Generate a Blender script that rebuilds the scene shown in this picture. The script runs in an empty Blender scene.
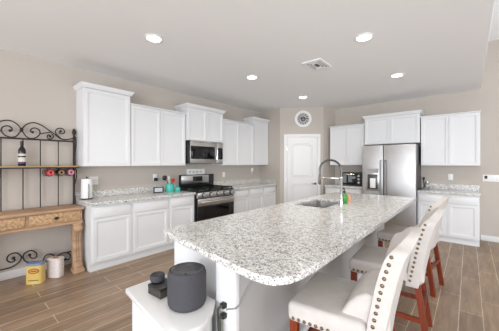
import bpy, bmesh, math, random
from mathutils import Vector, Matrix
PI = math.pi
random.seed(7)
S = bpy.context.scene
COL = S.collection

# ------------------------------------------------------------------ camera, world, lights, exposure
cam_d = bpy.data.cameras.new('camera'); cam = bpy.data.objects.new('camera', cam_d); COL.objects.link(cam)
cam_d.sensor_width = 36.0; cam_d.lens = 256.48/499*36; cam_d.shift_y = -2.06/499; cam_d.clip_start = 0.02
cam.location = (4.321, 0, 1.4255); cam.rotation_euler = (PI/2, 0, 0.7075)
S.camera = cam
w = bpy.data.worlds.new('sky'); S.world = w; w.use_nodes = True
w.node_tree.nodes['Background'].inputs[0].default_value = (0.86, 0.93, 1.0, 1)
w.node_tree.nodes['Background'].inputs[1].default_value = 1.2
S.view_settings.view_transform = 'Standard'; S.view_settings.look = 'None'
S.view_settings.gamma = 1.0; S.view_settings.use_curve_mapping = False
S.view_settings.exposure = -0.02

def area(name, loc, rot, sx, sy, power, color=(1, 1, 1)):
    l = bpy.data.lights.new(name, 'AREA'); l.shape = 'RECTANGLE'; l.size = sx; l.size_y = sy
    l.energy = power; l.color = color
    o = bpy.data.objects.new(name, l); COL.objects.link(o); o.location = loc; o.rotation_euler = rot
    return o
# added lamps at unseen windows stand in for daylight, tilted up to brighten ceiling
area('daylight_fill_front', (5.75, -3.55, 1.35), (PI/2+.12, 0, 0), 4.6, 2.3, 330, (0.94, 0.98, 1.06))
area('daylight_fill_right', (8.55, 3.1, 1.5), (PI/2+.25, 0, PI/2), 5.2, 2.2, 100, (0.94, 0.98, 1.06))
area('daylight_fill_left', (1.6, -3.55, 1.45), (PI/2+.5, 0, 0), 1.8, 1.9, 50, (0.94, 0.98, 1.06))

# ------------------------------------------------------------------ materials
def lin(c):
    return tuple(((v/255)/12.92 if v/255 <= .04045 else ((v/255+.055)/1.055)**2.4) for v in c)+(1,)
MATS = {}
def M(name, c, rough=.5, metal=0., noise=0., nscale=8., bump=0., bscale=60., spec=None, trans=0., emit=0., stretch=None):
    if name in MATS: return MATS[name]
    m = bpy.data.materials.new(name); m.use_nodes = True; nt = m.node_tree; b = nt.nodes['Principled BSDF']
    col = lin(c); b.inputs['Base Color'].default_value = col
    b.inputs['Roughness'].default_value = rough; b.inputs['Metallic'].default_value = metal
    if spec is not None: b.inputs['Specular IOR Level'].default_value = spec
    if trans: b.inputs['Transmission Weight'].default_value = trans
    if emit:
        b.inputs['Emission Color'].default_value = col; b.inputs['Emission Strength'].default_value = emit
    tc = nt.nodes.new('ShaderNodeTexCoord'); src = tc.outputs['Object']
    if stretch:
        mp = nt.nodes.new('ShaderNodeMapping'); mp.inputs['Scale'].default_value = stretch
        nt.links.new(src, mp.inputs[0]); src = mp.outputs[0]
    if noise:
        n = nt.nodes.new('ShaderNodeTexNoise'); n.inputs['Scale'].default_value = nscale; n.inputs['Detail'].default_value = 5
        nt.links.new(src, n.inputs['Vector'])
        r = nt.nodes.new('ShaderNodeValToRGB')
        r.color_ramp.elements[0].position = .3; r.color_ramp.elements[1].position = .7
        r.color_ramp.elements[0].color = tuple(v*(1-noise) for v in col[:3])+(1,)
        r.color_ramp.elements[1].color = tuple(min(1, v*(1+noise)) for v in col[:3])+(1,)
        nt.links.new(n.outputs['Fac'], r.inputs[0]); nt.links.new(r.outputs[0], b.inputs['Base Color'])
    if bump:
        n2 = nt.nodes.new('ShaderNodeTexNoise'); n2.inputs['Scale'].default_value = bscale; n2.inputs['Detail'].default_value = 4
        nt.links.new(src, n2.inputs['Vector'])
        bp_ = nt.nodes.new('ShaderNodeBump'); bp_.inputs['Strength'].default_value = bump; bp_.inputs['Distance'].default_value = .004
        nt.links.new(n2.outputs['Fac'], bp_.inputs['Height']); nt.links.new(bp_.outputs[0], b.inputs['Normal'])
    MATS[name] = m; return m

def granite():
    m = bpy.data.materials.new('speckled_granite'); m.use_nodes = True; nt = m.node_tree; b = nt.nodes['Principled BSDF']
    tc = nt.nodes.new('ShaderNodeTexCoord')
    def vor(scale, stops):
        v = nt.nodes.new('ShaderNodeTexVoronoi'); v.inputs['Scale'].default_value = scale
        nt.links.new(tc.outputs['Object'], v.inputs['Vector'])
        sep = nt.nodes.new('ShaderNodeSeparateColor'); nt.links.new(v.outputs['Color'], sep.inputs[0])
        r = nt.nodes.new('ShaderNodeValToRGB'); r.color_ramp.interpolation = 'CONSTANT'
        el = r.color_ramp.elements
        el[0].position = 0; el[0].color = lin(stops[0][1]); el[1].position = stops[1][0]; el[1].color = lin(stops[1][1])
        for p, c in stops[2:]:
            e = el.new(p); e.color = lin(c)
        nt.links.new(sep.outputs[0], r.inputs[0]); return r, sep
    r1, s1 = vor(150, [(0, (236, 235, 232)), (.50, (198, 195, 189)), (.70, (152, 148, 143)), (.83, (92, 89, 86)), (.93, (38, 37, 36))])
    r2, s2 = vor(48, [(0, (230, 229, 226)), (.5, (196, 191, 183)), (.80, (136, 129, 121))])
    mx = nt.nodes.new('ShaderNodeMix'); mx.data_type = 'RGBA'; mx.inputs[0].default_value = .33
    nt.links.new(r1.outputs[0], mx.inputs[6]); nt.links.new(r2.outputs[0], mx.inputs[7])
    nt.links.new(mx.outputs[2], b.inputs['Base Color'])
    b.inputs['Roughness'].default_value = .16; b.inputs['Specular IOR Level'].default_value = .38
    MATS['granite'] = m; return m

def floor_mat():
    m = bpy.data.materials.new('wood_look_tile'); m.use_nodes = True; nt = m.node_tree; b = nt.nodes['Principled BSDF']
    tc = nt.nodes.new('ShaderNodeTexCoord')
    mp = nt.nodes.new('ShaderNodeMapping'); mp.inputs['Rotation'].default_value = (0, 0, PI/2)
    mp.inputs['Location'].default_value = (.28, .0, 0)
    nt.links.new(tc.outputs['Object'], mp.inputs[0])
    br = nt.nodes.new('ShaderNodeTexBrick'); br.inputs['Scale'].default_value = 1.0
    br.inputs['Brick Width'].default_value = .98; br.inputs['Row Height'].default_value = .17
    br.inputs['Mortar Size'].default_value = .0032; br.inputs['Mortar Smooth'].default_value = .1
    br.offset = .36; br.offset_frequency = 2
    br.inputs['Color1'].default_value = lin((160, 136, 112)); br.inputs['Color2'].default_value = lin((137, 114, 93))
    br.inputs['Mortar'].default_value = lin((205, 190, 172))
    nt.links.new(mp.outputs[0], br.inputs['Vector'])
    mp2 = nt.nodes.new('ShaderNodeMapping'); mp2.inputs['Scale'].default_value = (14, 1.6, 1)
    nt.links.new(tc.outputs['Object'], mp2.inputs[0])
    n = nt.nodes.new('ShaderNodeTexNoise'); n.inputs['Scale'].default_value = 1.6; n.inputs['Detail'].default_value = 6; n.inputs['Roughness'].default_value = .62
    n.inputs['Distortion'].default_value = .6
    nt.links.new(mp2.outputs[0], n.inputs['Vector'])
    r = nt.nodes.new('ShaderNodeValToRGB')
    r.color_ramp.elements[0].position = .3; r.color_ramp.elements[0].color = (.66, .65, .64, 1)
    r.color_ramp.elements[1].position = .7; r.color_ramp.elements[1].color = (1.2, 1.19, 1.18, 1)
    nt.links.new(n.outputs['Fac'], r.inputs[0])
    mx = nt.nodes.new('ShaderNodeMix'); mx.data_type = 'RGBA'; mx.blend_type = 'MULTIPLY'; mx.inputs[0].default_value = 1
    nt.links.new(br.outputs['Color'], mx.inputs[6]); nt.links.new(r.outputs[0], mx.inputs[7])
    nt.links.new(mx.outputs[2], b.inputs['Base Color'])
    b.inputs['Roughness'].default_value = .38
    return m

GRAN = granite()
WALL = M('taupe_wall_paint', (192, 184, 174), .85, bump=.06, bscale=90)
CEIL = M('ceiling_paint', (240, 240, 239), .9, bump=.08, bscale=70)
TRIM = M('white_trim_paint', (230, 230, 229), .45)
CAB = M('white_cabinet_paint', (226, 227, 227), .42)
STEEL = M('brushed_steel', (200, 199, 197), .28, 1., noise=.05, nscale=5, stretch=(.4, .4, 60))
STEELF = M('fridge_steel', (190, 189, 188), .42, 1., noise=.10, nscale=2.2)
CHROME = M('chrome', (215, 215, 215), .12, 1.)
DSTEEL = M('dark_steel', (90, 90, 92), .35, .8)
BLK = M('black_enamel', (22, 22, 24), .25)
BGLASS = M('black_glass', (12, 12, 14), .06)
IRON = M('wrought_iron', (48, 42, 40), .55, .3)
PINE = M('carved_pine', (176, 143, 112), .55, noise=.25, nscale=3, stretch=(6, 1.2, 6), bump=.3, bscale=30)
PINED = M('carved_pine_relief', (184, 150, 112), .6, noise=.42, nscale=38, bump=1.0, bscale=45)
SHELFW = M('shelf_wood', (176, 146, 108), .6, noise=.2, nscale=3, stretch=(6, 1, 6))
FABRIC = M('cream_upholstery', (200, 194, 188), .9, noise=.05, nscale=14, bump=.15, bscale=220)
NAIL = M('antique_brass_nail', (122, 104, 80), .35, .85)
CHERRY = M('cherry_wood', (120, 47, 20), .35, noise=.3, nscale=3, stretch=(10, 10, 1))
MARB = M('white_marble_laminate', (224, 223, 220), .3, noise=.03, nscale=4)
SPKF = M('charcoal_fabric', (66, 65, 69), .85, noise=.12, nscale=160, bump=.2, bscale=300)
BLKP = M('black_plastic', (32, 31, 32), .45)
BROWNBOX = M('dark_brown_box', (60, 52, 46), .55, noise=.2, nscale=20)
PWALL = M('island_wall_shade_grey', (178, 176, 173), .8)  # grey carries the shade under the worktop overhang in its colour
WHITEP = M('white_plastic', (240, 240, 238), .4)
GREYP = M('grey_print', (160, 160, 160), .6)
BTLG = M('dark_bottle_glass', (24, 20, 24), .08)
LABEL = M('cream_label', (214, 206, 196), .7)
GOLD = M('gold_foil', (190, 150, 84), .35, .6)
PURPLE = M('purple_label_band', (74, 60, 104), .6)
TEAL = M('teal_glaze', (74, 190, 176), .25)

# ------------------------------------------------------------------ mesh helpers
class MB:
    def __init__(s): s.bm = bmesh.new()
    def box(s, x0, x1, y0, y1, z0, z1, bev=0., seg=2):
        t = bmesh.new(); bmesh.ops.create_cube(t, size=1)
        for v in t.verts:
            v.co = Vector(((x0+x1)/2+v.co.x*(x1-x0), (y0+y1)/2+v.co.y*(y1-y0), (z0+z1)/2+v.co.z*(z1-z0)))
        if bev: bmesh.ops.bevel(t, geom=t.edges[:], offset=bev, segments=seg, profile=.5, affect='EDGES')
        return s.add(t)
    def add(s, t, mat=None):
        if mat is not None: t.transform(mat)
        me = bpy.data.meshes.new('t'); t.to_mesh(me); t.free(); s.bm.from_mesh(me); bpy.data.meshes.remove(me); return s
    def prism(s, pts, a0, a1, axis='z', bev=0., seg=2):
        """polygon extruded along an axis; pts are the other two coordinates in order"""
        t = bmesh.new()
        def mk(p, a):
            return {'z': (p[0], p[1], a), 'y': (p[0], a, p[1]), 'x': (a, p[0], p[1])}[axis]
        v0 = [t.verts.new(mk(p, a0)) for p in pts]; v1 = [t.verts.new(mk(p, a1)) for p in pts]
        n = len(pts); t.faces.new(v0[::-1]); t.faces.new(v1)
        for i in range(n): t.faces.new((v0[i], v0[(i+1) % n], v1[(i+1) % n], v1[i]))
        bmesh.ops.recalc_face_normals(t, faces=t.faces[:])
        if bev:
            es = [e for e in t.edges if len(e.link_faces) == 2 and e.calc_face_angle() > .6]
            bmesh.ops.bevel(t, geom=es, offset=bev, segments=seg, profile=.5, affect='EDGES', clamp_overlap=True)
        return s.add(t)
    def lathe(s, prof, c=(0, 0, 0), n=24, axis='z', rot=None):
        t = bmesh.new(); rings = []
        for r, z in prof:
            if r < 1e-5: rings.append([t.verts.new((0, 0, z))])
            else: rings.append([t.verts.new((r*math.cos(2*PI*i/n), r*math.sin(2*PI*i/n), z)) for i in range(n)])
        for a, b in zip(rings, rings[1:]):
            for i in range(n):
                j = (i+1) % n
                if len(a) == 1 and len(b) == 1: continue
                if len(a) == 1: t.faces.new((a[0], b[j], b[i]))
                elif len(b) == 1: t.faces.new((a[i], a[j], b[0]))
                else: t.faces.new((a[i], a[j], b[j], b[i]))
        bmesh.ops.recalc_face_normals(t, faces=t.faces[:])
        m = Matrix.Translation(c)
        if axis == 'x': m = m @ Matrix.Rotation(PI/2, 4, 'Y')
        if axis == 'y': m = m @ Matrix.Rotation(PI/2, 4, 'X')      # +z -> -y
        if rot is not None: m = m @ rot
        return s.add(t, m)
    def cyl(s, r, z0, z1, c=(0, 0, 0), n=24, axis='z', rot=None, bev=0.):
        if bev: pr = [(0, z0), (r-bev, z0), (r, z0+bev), (r, z1-bev), (r-bev, z1), (0, z1)]
        else: pr = [(0, z0), (r, z0), (r, z1), (0, z1)]
        return s.lathe(pr, c, n, axis, rot)
    def tube(s, pts, r, n=8, smooth=0):
        P = [Vector(p) for p in pts]
        for _ in range(smooth):                                   # Catmull-Rom refinement
            Q = []
            for i in range(len(P)-1):
                a, b, c, d = P[max(i-1, 0)], P[i], P[i+1], P[min(i+2, len(P)-1)]
                Q += [b, (9*(b+c)-(a+d))/16]
            P = Q+[P[-1]]
        rr = r if isinstance(r, (list, tuple)) else [r]*len(P)
        t = bmesh.new(); rings = []; up = None
        for i, p in enumerate(P):
            d = (P[min(i+1, len(P)-1)]-P[max(i-1, 0)]).normalized()
            if up is None: up = d.orthogonal().normalized()
            up = (up-d*up.dot(d)); up = up.normalized() if up.length > 1e-6 else d.orthogonal().normalized()
            sd = d.cross(up)
            rings.append([t.verts.new(p+rr[i]*(math.cos(2*PI*k/n)*up+math.sin(2*PI*k/n)*sd)) for k in range(n)])
        for a, b in zip(rings, rings[1:]):
            for k in range(n): t.faces.new((a[k], a[(k+1) % n], b[(k+1) % n], b[k]))
        t.faces.new(rings[0][::-1]); t.faces.new(rings[-1])
        bmesh.ops.recalc_face_normals(t, faces=t.faces[:])
        return s.add(t)
    def ball(s, c, r, sz=(1, 1, 1), n=12):
        t = bmesh.new(); bmesh.ops.create_uvsphere(t, u_segments=n*2, v_segments=n, radius=r)
        return s.add(t, Matrix.Translation(c) @ Matrix.Diagonal((*sz, 1)))
    def bar(s, p, q, wx, wy):
        """rectangular bar between two points, section wx by wy (in x and y)"""
        t = bmesh.new(); vs = []
        for P in (p, q):
            vs.append([t.verts.new((P[0]+a*wx/2, P[1]+b*wy/2, P[2])) for a, b in ((-1, -1), (1, -1), (1, 1), (-1, 1))])
        for k in range(4): t.faces.new((vs[0][k], vs[0][(k+1) % 4], vs[1][(k+1) % 4], vs[1][k]))
        t.faces.new(vs[0][::-1]); t.faces.new(vs[1])
        bmesh.ops.recalc_face_normals(t, faces=t.faces[:]); return s.add(t)
    def panel(s, x0, x1, z0, z1, yf, t_=.02, rail=.06, deep=.009):
        """cabinet door: slab with moulded frame and recessed panel; front looks to -y at y=yf"""
        t = bmesh.new(); bmesh.ops.create_cube(t, size=1)
        for v in t.verts: v.co = Vector(((x0+x1)/2+v.co.x*(x1-x0), yf+t_/2+v.co.y*t_, (z0+z1)/2+v.co.z*(z1-z0)))
        t.normal_update(); f = min(t.faces, key=lambda q: q.calc_center_median().y)
        if rail:
            bmesh.ops.inset_region(t, faces=[f], thickness=rail, depth=0)
            bmesh.ops.inset_region(t, faces=[f], thickness=.007, depth=-deep)
            bmesh.ops.inset_region(t, faces=[f], thickness=.012, depth=0)
            bmesh.ops.inset_region(t, faces=[f], thickness=.006, depth=-.003)
        return s.add(t)
    def build(s, name, mat, parent=None, label=None, smooth=True, mod=0):
        me = bpy.data.meshes.new(name); s.bm.to_mesh(me); s.bm.free()
        for p in me.polygons: p.use_smooth = smooth
        if smooth: me.set_sharp_from_angle(angle=math.radians(35))
        me.materials.append(mat)
        o = bpy.data.objects.new(name, me); COL.objects.link(o)
        if parent: o.parent = parent
        if label: o['label'] = label
        if mod:
            b = o.modifiers.new('bevel', 'BEVEL'); b.width = mod; b.segments = 3; b.limit_method = 'ANGLE'; b.angle_limit = .7
        return o
def tag(o, label, cat, group=None, kind=None):
    if label: o['label'] = label
    if cat: o['category'] = cat
    if group: o['group'] = group
    if kind: o['kind'] = kind
    return o
def thing(name, label, cat, loc=(0, 0, 0), rz=0., group=None):
    o = bpy.data.objects.new(name, None); COL.objects.link(o); o.location = loc; o.rotation_euler = (0, 0, rz)
    o.empty_display_size = .1
    return tag(o, label, cat, group)
def struct(mb, name, mat, label=None, smooth=True):
    o = mb.build(name, mat, None, label, smooth); o['kind'] = 'structure'; return o
def kids(o): return [c for c in COL.objects if c.parent == o]
def copy_tree(o, parent=None):
    c = o.copy(); COL.objects.link(c)
    if parent: c.parent = parent
    for ch in kids(o): copy_tree(ch, c)
    return c

# ------------------------------------------------------------------ room shell
H = 2.813; HH = 3.66; YB = 6.43; XS = 4.49; X1 = 8.5; YF = -3.5
struct(MB().box(-.2, X1+.2, YF-.2, YB+.2, -.12, 0), 'floor', floor_mat())
struct(MB().box(-.15, 0, YF-.15, YB+.15, 0, HH+.1), 'wall_left', WALL)
struct(MB().box(0, X1+.15, YB, YB+.15, 0, HH+.1), 'wall_back', WALL)
struct(MB().box(0, XS, YF, YB, H, HH+.1, bev=.003, seg=1), 'ceiling', CEIL)
struct(MB().box(XS, X1, YF, YB, HH, HH+.1), 'ceiling.001', CEIL)
# pantry box in the corner, its front set at an angle
A = Vector((.74, 5.36)); B = Vector((1.60, 5.97))
struct(MB().prism([(0, 5.5), A, B, (1.715, YB), (0, YB)], 0, H, bev=0), 'wall_pantry', WALL, smooth=False)
# wall with the great-room glass openings behind the viewer
mb = MB()
mb.box(-.15, .6, YF-.15, YF, 0, HH+.1); mb.box(2.6, 3.4, YF-.15, YF, 0, HH+.1); mb.box(8.1, X1+.15, YF-.15, YF, 0, HH+.1)
mb.box(.6, 2.6, YF-.15, YF, 0, .45); mb.box(.6, 2.6, YF-.15, YF, 2.45, HH+.1); mb.box(3.4, 8.1, YF-.15, YF, 2.55, HH+.1)
struct(mb, 'wall_front', WALL)
mb = MB()
mb.box(X1, X1+.15, YF, .4, 0, HH+.1); mb.box(X1, X1+.15, 5.8, YB, 0, HH+.1)
mb.box(X1, X1+.15, .4, 5.8, 0, .35); mb.box(X1, X1+.15, .4, 5.8, 2.65, HH+.1)
struct(mb, 'wall_right', WALL)
def window(name, axis, a0, a1, z0, z1, pos, n):
    mb = MB(); f = .05
    def b(u0, u1, za, zb):
        if axis == 'x': mb.box(u0, u1, pos-.03, pos+.03, za, zb)
        else: mb.box(pos-.03, pos+.03, u0, u1, za, zb)
    b(a0, a1, z0, z0+f); b(a0, a1, z1-f, z1)
    for k in range(n+1):
        u = a0+f/2+(a1-a0-f)*k/n; b(u-f/2, u+f/2, z0+f, z1-f)
    struct(mb, name, TRIM)
window('window_1', 'x', .6, 2.6, .45, 2.45, YF-.1, 2)
window('window_2', 'x', 3.4, 8.1, 0, 2.55, YF-.1, 4)  # unseen window, enlarged so its light reaches the back wall
window('window_3', 'y', .4, 5.8, .35, 2.65, X1+.1, 3)  # unseen window, extended so its light grazes the back wall
# baseboards
def bb(mb, x0, x1, y0, y1): mb.box(x0, x1, y0, y1, 0, .10, bev=.004)
mb = MB(); bb(mb, 0, .014, YF, 1.185); struct(mb, 'baseboard_left', TRIM)
mb = MB(); bb(mb, 4.49, X1, YB-.014, YB); struct(mb, 'baseboard_back', TRIM)
# pantry door on the angled wall (local x along the wall, front to -y)
ang = math.atan2(B.y-A.y, B.x-A.x)
door = MB()
def arch_panel(mb, x0, x1, z0, z1, arch, y0):
    """moulded outline of a door panel, its top edge arched; raised bead"""
    pts = [(x0, y0, z0), (x1, y0, z0), (x1, y0, z1-arch)]
    for k in range(1, 12):
        a = k/12; pts.append((x1+(x0-x1)*a, y0, z1-arch+arch*math.sin(PI*a)**.8))
    pts += [(x0, y0, z1-arch), (x0, y0, z0)]
    mb.tube(pts, .013, 6)
dr = MB().box(.175, .905, -.012, .004, .01, 2.07, bev=.002).build('door_1', TRIM); dr['kind'] = 'structure'
dr.location = (A.x, A.y, 0); dr.rotation_euler = (0, 0, ang)
mb = MB()
arch_panel(mb, .285, .795, 1.10, 1.94, .07, -.013); arch_panel(mb, .32, .76, 1.135, 1.90, .065, -.012)
arch_panel(mb, .285, .795, .22, .95, .07, -.013); arch_panel(mb, .32, .76, .255, .91, .065, -.012)
mb.build('panel_moulding', TRIM, dr)
h = MB().cyl(.028, 0, .012, (.86, -.012, .93), axis='y').tube([(.86, -.02, .93), (.86, -.055, .93), (.85, -.06, .93), (.76, -.06, .925)], .009, 8).build('door_handle', DSTEEL, dr, 'dark metal lever handle')
for z in (.28, 1.03, 1.80):
    MB().box(.168, .182, -.02, -.008, z-.045, z+.045).build('hinge', CHROME, dr, 'small metal hinge')
mb = MB(); mb.box(.098, .168, -.02, .004, 0, 2.075, bev=.005); mb.box(.912, .985, -.02, .004, 0, 2.075, bev=.005)
mb.box(.098, .985, -.022, .004, 2.075, 2.15, bev=.005)
o = struct(mb, 'trim_1', TRIM); o.location = dr.location; o.rotation_euler = dr.rotation_euler

# ------------------------------------------------------------------ cabinets (local: x along the run, front to -y, back at y=0)
def crown(w_, d, z, big):
    mb = MB()
    pr = [(0, 0), (.012, .0), (.02, .02), (.036, .042), (.04, .06), (0, .06)] if big else [(0, 0), (.008, 0), (.014, .012), (.014, .02), (0, .02)]
    m = pr[-2][0]; hh = pr[-1][1]
    # profile swept round left, front, right with mitred corners
    t = bmesh.new(); rings = []
    for p in ((0, 0), (0, -d), (w_, -d), (w_, 0)):
        ring = []
        for o_, z_ in pr:
            x = p[0]+(-o_ if p[0] == 0 else o_); y = p[1]-(o_ if p[1] < 0 else 0)
            ring.append(t.verts.new((x, y, z+z_)))
        rings.append(ring)
    for a, b in zip(rings, rings[1:]):
        for k in range(len(pr)-1): t.faces.new((a[k], a[k+1], b[k+1], b[k]))
    t.faces.new([r[-2] for r in rings])
    bmesh.ops.recalc_face_normals(t, faces=t.faces[:])
    mb.add(t); mb.box(0, w_, -d, 0, z, z+hh-.002); return mb
def upper(label, loc, rz, w_, z0, z1, d, doors, big, group, rail=.058):
    t = thing('wall_cabinet', label, 'cabinet', loc, rz, group)
    MB().box(0, w_, -d, 0, z0, z1).build('body', CAB, t)
    x = .006
    for dw in doors:
        MB().panel(x, x+dw-.006, z0+.008, z1-.012, -d-.019, .019, rail).build('door', CAB, t); x += dw
    crown(w_, d+.019, z1, big).build('crown_moulding' if big else 'top_moulding', CAB, t)
    return t
UG = 'white wall cabinets'
def yl(y0): return (0.002, y0, 0)
R90 = PI/2
upper('tall white wall cabinet with crown moulding, leftmost, beside the iron rack', yl(1.19), R90, .64, 1.385, 2.47, .31, [.628], True, UG)
upper('white two door wall cabinet between the tall leftmost cabinet and the microwave', yl(1.835), R90, 1.015, 1.385, 2.34, .31, [.502, .502], False, UG)
upper('short white crowned wall cabinet directly above the microwave', yl(2.86), R90, .90, 1.86, 2.475, .36, [.444, .444], True, UG)
upper('white two door wall cabinet right of the microwave and range', yl(3.78), R90, 1.05, 1.385, 2.36, .31, [.52, .52], False, UG)
upper('tall white wall cabinet with crown moulding against the pantry wall', yl(4.835), R90, .60, 1.385, 2.50, .31, [.588], True, UG)
yb = YB-.002
upper('white two door wall cabinet above the black toaster oven, left of the fridge', (1.715, yb, 0), 0, .805, 1.385, 2.31, .31, [.397, .397], False, UG)
upper('short white crowned cabinet above the refrigerator', (2.545, yb, 0), 0, 1.035, 1.84, 2.42, .37, [.5115, .5115], True, UG)
upper('white two door wall cabinet right of the refrigerator, above the outlet', (3.595, yb, 0), 0, .88, 1.385, 2.34, .31, [.434, .434], False, UG)

def base(label, loc, rz, units, group, d=.59):
    """units: list of (width, has_drawer)"""
    w_ = sum(units)
    t = thing('base_cabinet', label, 'cabinet', loc, rz, group)
    mb = MB().box(0, w_, -d, 0, .105, .872); mb.build('body', CAB, t)
    MB().box(0.0, w_, -d+.045, 0, 0.001, .105).box(0, w_, -d+.03, -d+.045, .001, .02).build('toe_kick', CAB, t)
    x = 0
    for u in units:
        MB().panel(x+.022, x+u-.022, .125, .698, -d-.019, .019, .062).build('door', CAB, t)
        MB().box(x+.022, x+u-.022, -d-.019, -d, .707, .848, bev=.003).build('drawer', CAB, t)
        x += u
    return t
BG = 'white base cabinets'
base('white two door base cabinet at the left end of the counter beside the carved desk', yl(1.19), R90, [.54, .60], BG)
base('narrow white base cabinet with one drawer directly left of the range', yl(2.333), R90, [.51], BG)
base('white base cabinet directly right of the range', yl(3.80), R90, [.525], BG)
base('white two door base cabinet in the corner beside the pantry wall', yl(4.328), R90, [.525, .53], BG)
base('white base cabinet under the black toaster oven', (1.715, yb, 0), 0, [.42, .42], BG)
base('white two door base cabinet right of the refrigerator, low on the back wall', (3.57, yb, 0), 0, [.445, .445], BG)

def counter(label, mbs, group='granite counters along the walls'):
    mb, bs = mbs
    tag(mb.build('countertop', GRAN, mod=.008), label, 'countertop', group)
    tag(bs.build('backsplash', GRAN, mod=.003), 'low granite backsplash strip behind the '+label.replace('speckled granite ', ''), 'backsplash', 'granite backsplash strips')
Z0, Z1 = .875, .914
counter('speckled granite counter left of the range, under the paper towels',
        (MB().box(.002, .645, 1.172, 2.838, Z0, Z1), MB().box(.002, .024, 1.172, 2.838, Z1, 1.015)))
counter('speckled granite counter right of the range, ending at the pantry wall',
        (MB().prism([(.002, 3.792), (.645, 3.792), (.645, 5.375), (.002, 5.49)], Z0, Z1),
         MB().box(.002, .024, 3.792, 5.47, Z1, 1.015).prism([(.024, 5.468), (.60, 5.362), (.60, 5.385), (.024, 5.492)], Z1, 1.015)))
counter('speckled granite counter under the black toaster oven, left of the fridge',
        (MB().box(1.72, 2.565, YB-.645, YB-.002, Z0, Z1), MB().box(1.72, 2.565, YB-.024, YB-.002, Z1, 1.015)))
counter('speckled granite counter right of the refrigerator',
        (MB().box(3.572, 4.475, YB-.645, YB-.002, Z0, Z1), MB().box(3.572, 4.475, YB-.024, YB-.002, Z1, 1.015)))

# ------------------------------------------------------------------ range (local: x along wall, front -y)
t = thing('gas_range', 'stainless and black gas range between the two granite counters', 'stove', (.0, 2.845, 0), R90)
W = .94; D = .64
MB().box(0, W, -D, -.03, .02, .905).build('body', BLK, t)
MB().box(.004, W-.004, -D-.03, -.06, .905, .925, bev=.006).build('cooktop', BLK, t)
mb = MB()
for cx_ in (.17, .47, .77):
    x0, x1 = cx_-.142, cx_+.142
    for yy in (-.64, -.37, -.10): mb.box(x0, x1, yy-.008, yy+.008, .945, .962)
    for xx in (x0+.008, cx_, x1-.008): mb.box(xx-.008, xx+.008, -.648, -.092, .945, .962)
    for xx in (x0+.008, x1-.008):
        for yy in (-.64, -.10): mb.box(xx-.008, xx+.008, yy-.008, yy+.008, .925, .945)
mb.build('grate', BLK, t, 'black cast iron grates')
for bx, by in ((.17, -.5), (.17, -.22), (.47, -.36), (.77, -.5), (.77, -.22)):
    MB().cyl(.045, .925, .94, (bx, by, 0), 20).build('burner', DSTEEL, t)
mb = MB().box(.07, W-.01, -.06, -.005, .90, 1.20, bev=.008)
mb.build('backguard', BLK, t, 'black backguard')
MB().box(.09, W-.16, -.068, -.058, 1.02, 1.185, bev=.003).build('console_panel', STEEL, t, 'stainless console panel')
MB().box(.36, .60, -.072, -.066, 1.06, 1.16).build('display', BGLASS, t, 'black oven display')
MB().box(.0, W, -D-.055, -D, .80, .902, bev=.01).build('control_panel', STEEL, t, 'stainless knob panel')
for k in range(5):
    kx = .12+k*.175
    kb = MB().cyl(.029, 0, .04, (kx, -D-.055, .855), 18, 'y', bev=.004).build('knob', STEEL, t); MB().cyl(.04, 0, .006, (kx, -D-.0545, .855), 20, 'y').build('knob_shadow', BLK, kb, 'black ring standing in for the knob shadow')  # black ring imitates the shadow round each knob
MB().box(.01, W-.01, -D-.035, -D, .20, .79, bev=.006).build('oven_door', BLK, t, 'black glass oven door')
MB().box(.012, W-.012, -D-.042, -D-.03, .655, .785, bev=.003).build('door_rail', STEEL, t, 'stainless band across the oven door')
MB().box(.16, W-.16, -D-.038, -D-.034, .30, .62).build('oven_window', BGLASS, t)
MB().tube([(.06, -D-.04, .725), (.06, -D-.085, .725), (W-.06, -D-.085, .725), (W-.06, -D-.04, .725)], .012, 10).build('oven_handle', STEEL, t)
MB().box(.01, W-.01, -D-.03, -D, .03, .19, bev=.004).build('storage_drawer', STEEL, t)

# ------------------------------------------------------------------ microwave
t = thing('microwave', 'stainless over-the-range microwave with a black window', 'microwave', (.002, 2.862, 0), R90)
W = .85; z0, z1 = 1.425, 1.855; D = .38
MB().box(0, W, -D, 0, z0, z1).build('body', BLK, t)
mb = MB(); mb.box(.03, .68, -D-.03, -D, z0+.005, z1-.005, bev=.006); mb.box(.68, W, -D-.03, -D, z0+.005, z0+.085, bev=.004); mb.box(.68, W, -D-.03, -D, z1-.115, z1-.005, bev=.004)
mb.build('door', STEEL, t)
MB().box(.035, .625, -D-.034, -D-.026, z0+.085, z1-.10, bev=.002).build('window', BGLASS, t, 'black door window')
MB().box(.70, W-.004, -D-.032, -D, z0+.09, z1-.12).build('control_panel', BGLASS, t, 'black control panel')
MB().tube([(.665, -D-.02, z0+.06), (.665, -D-.06, z0+.07), (.665, -D-.068, (z0+z1)/2), (.665, -D-.06, z1-.08), (.665, -D-.02, z1-.07)], .012, 10).build('handle', CHROME, t)
mb = MB()
for k in range(5): mb.box(.05+.17*k, .18+.17*k, -D-.033, -D-.028, z1-.03, z1-.024)
mb.build('vent_slot', DSTEEL, t)

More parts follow.
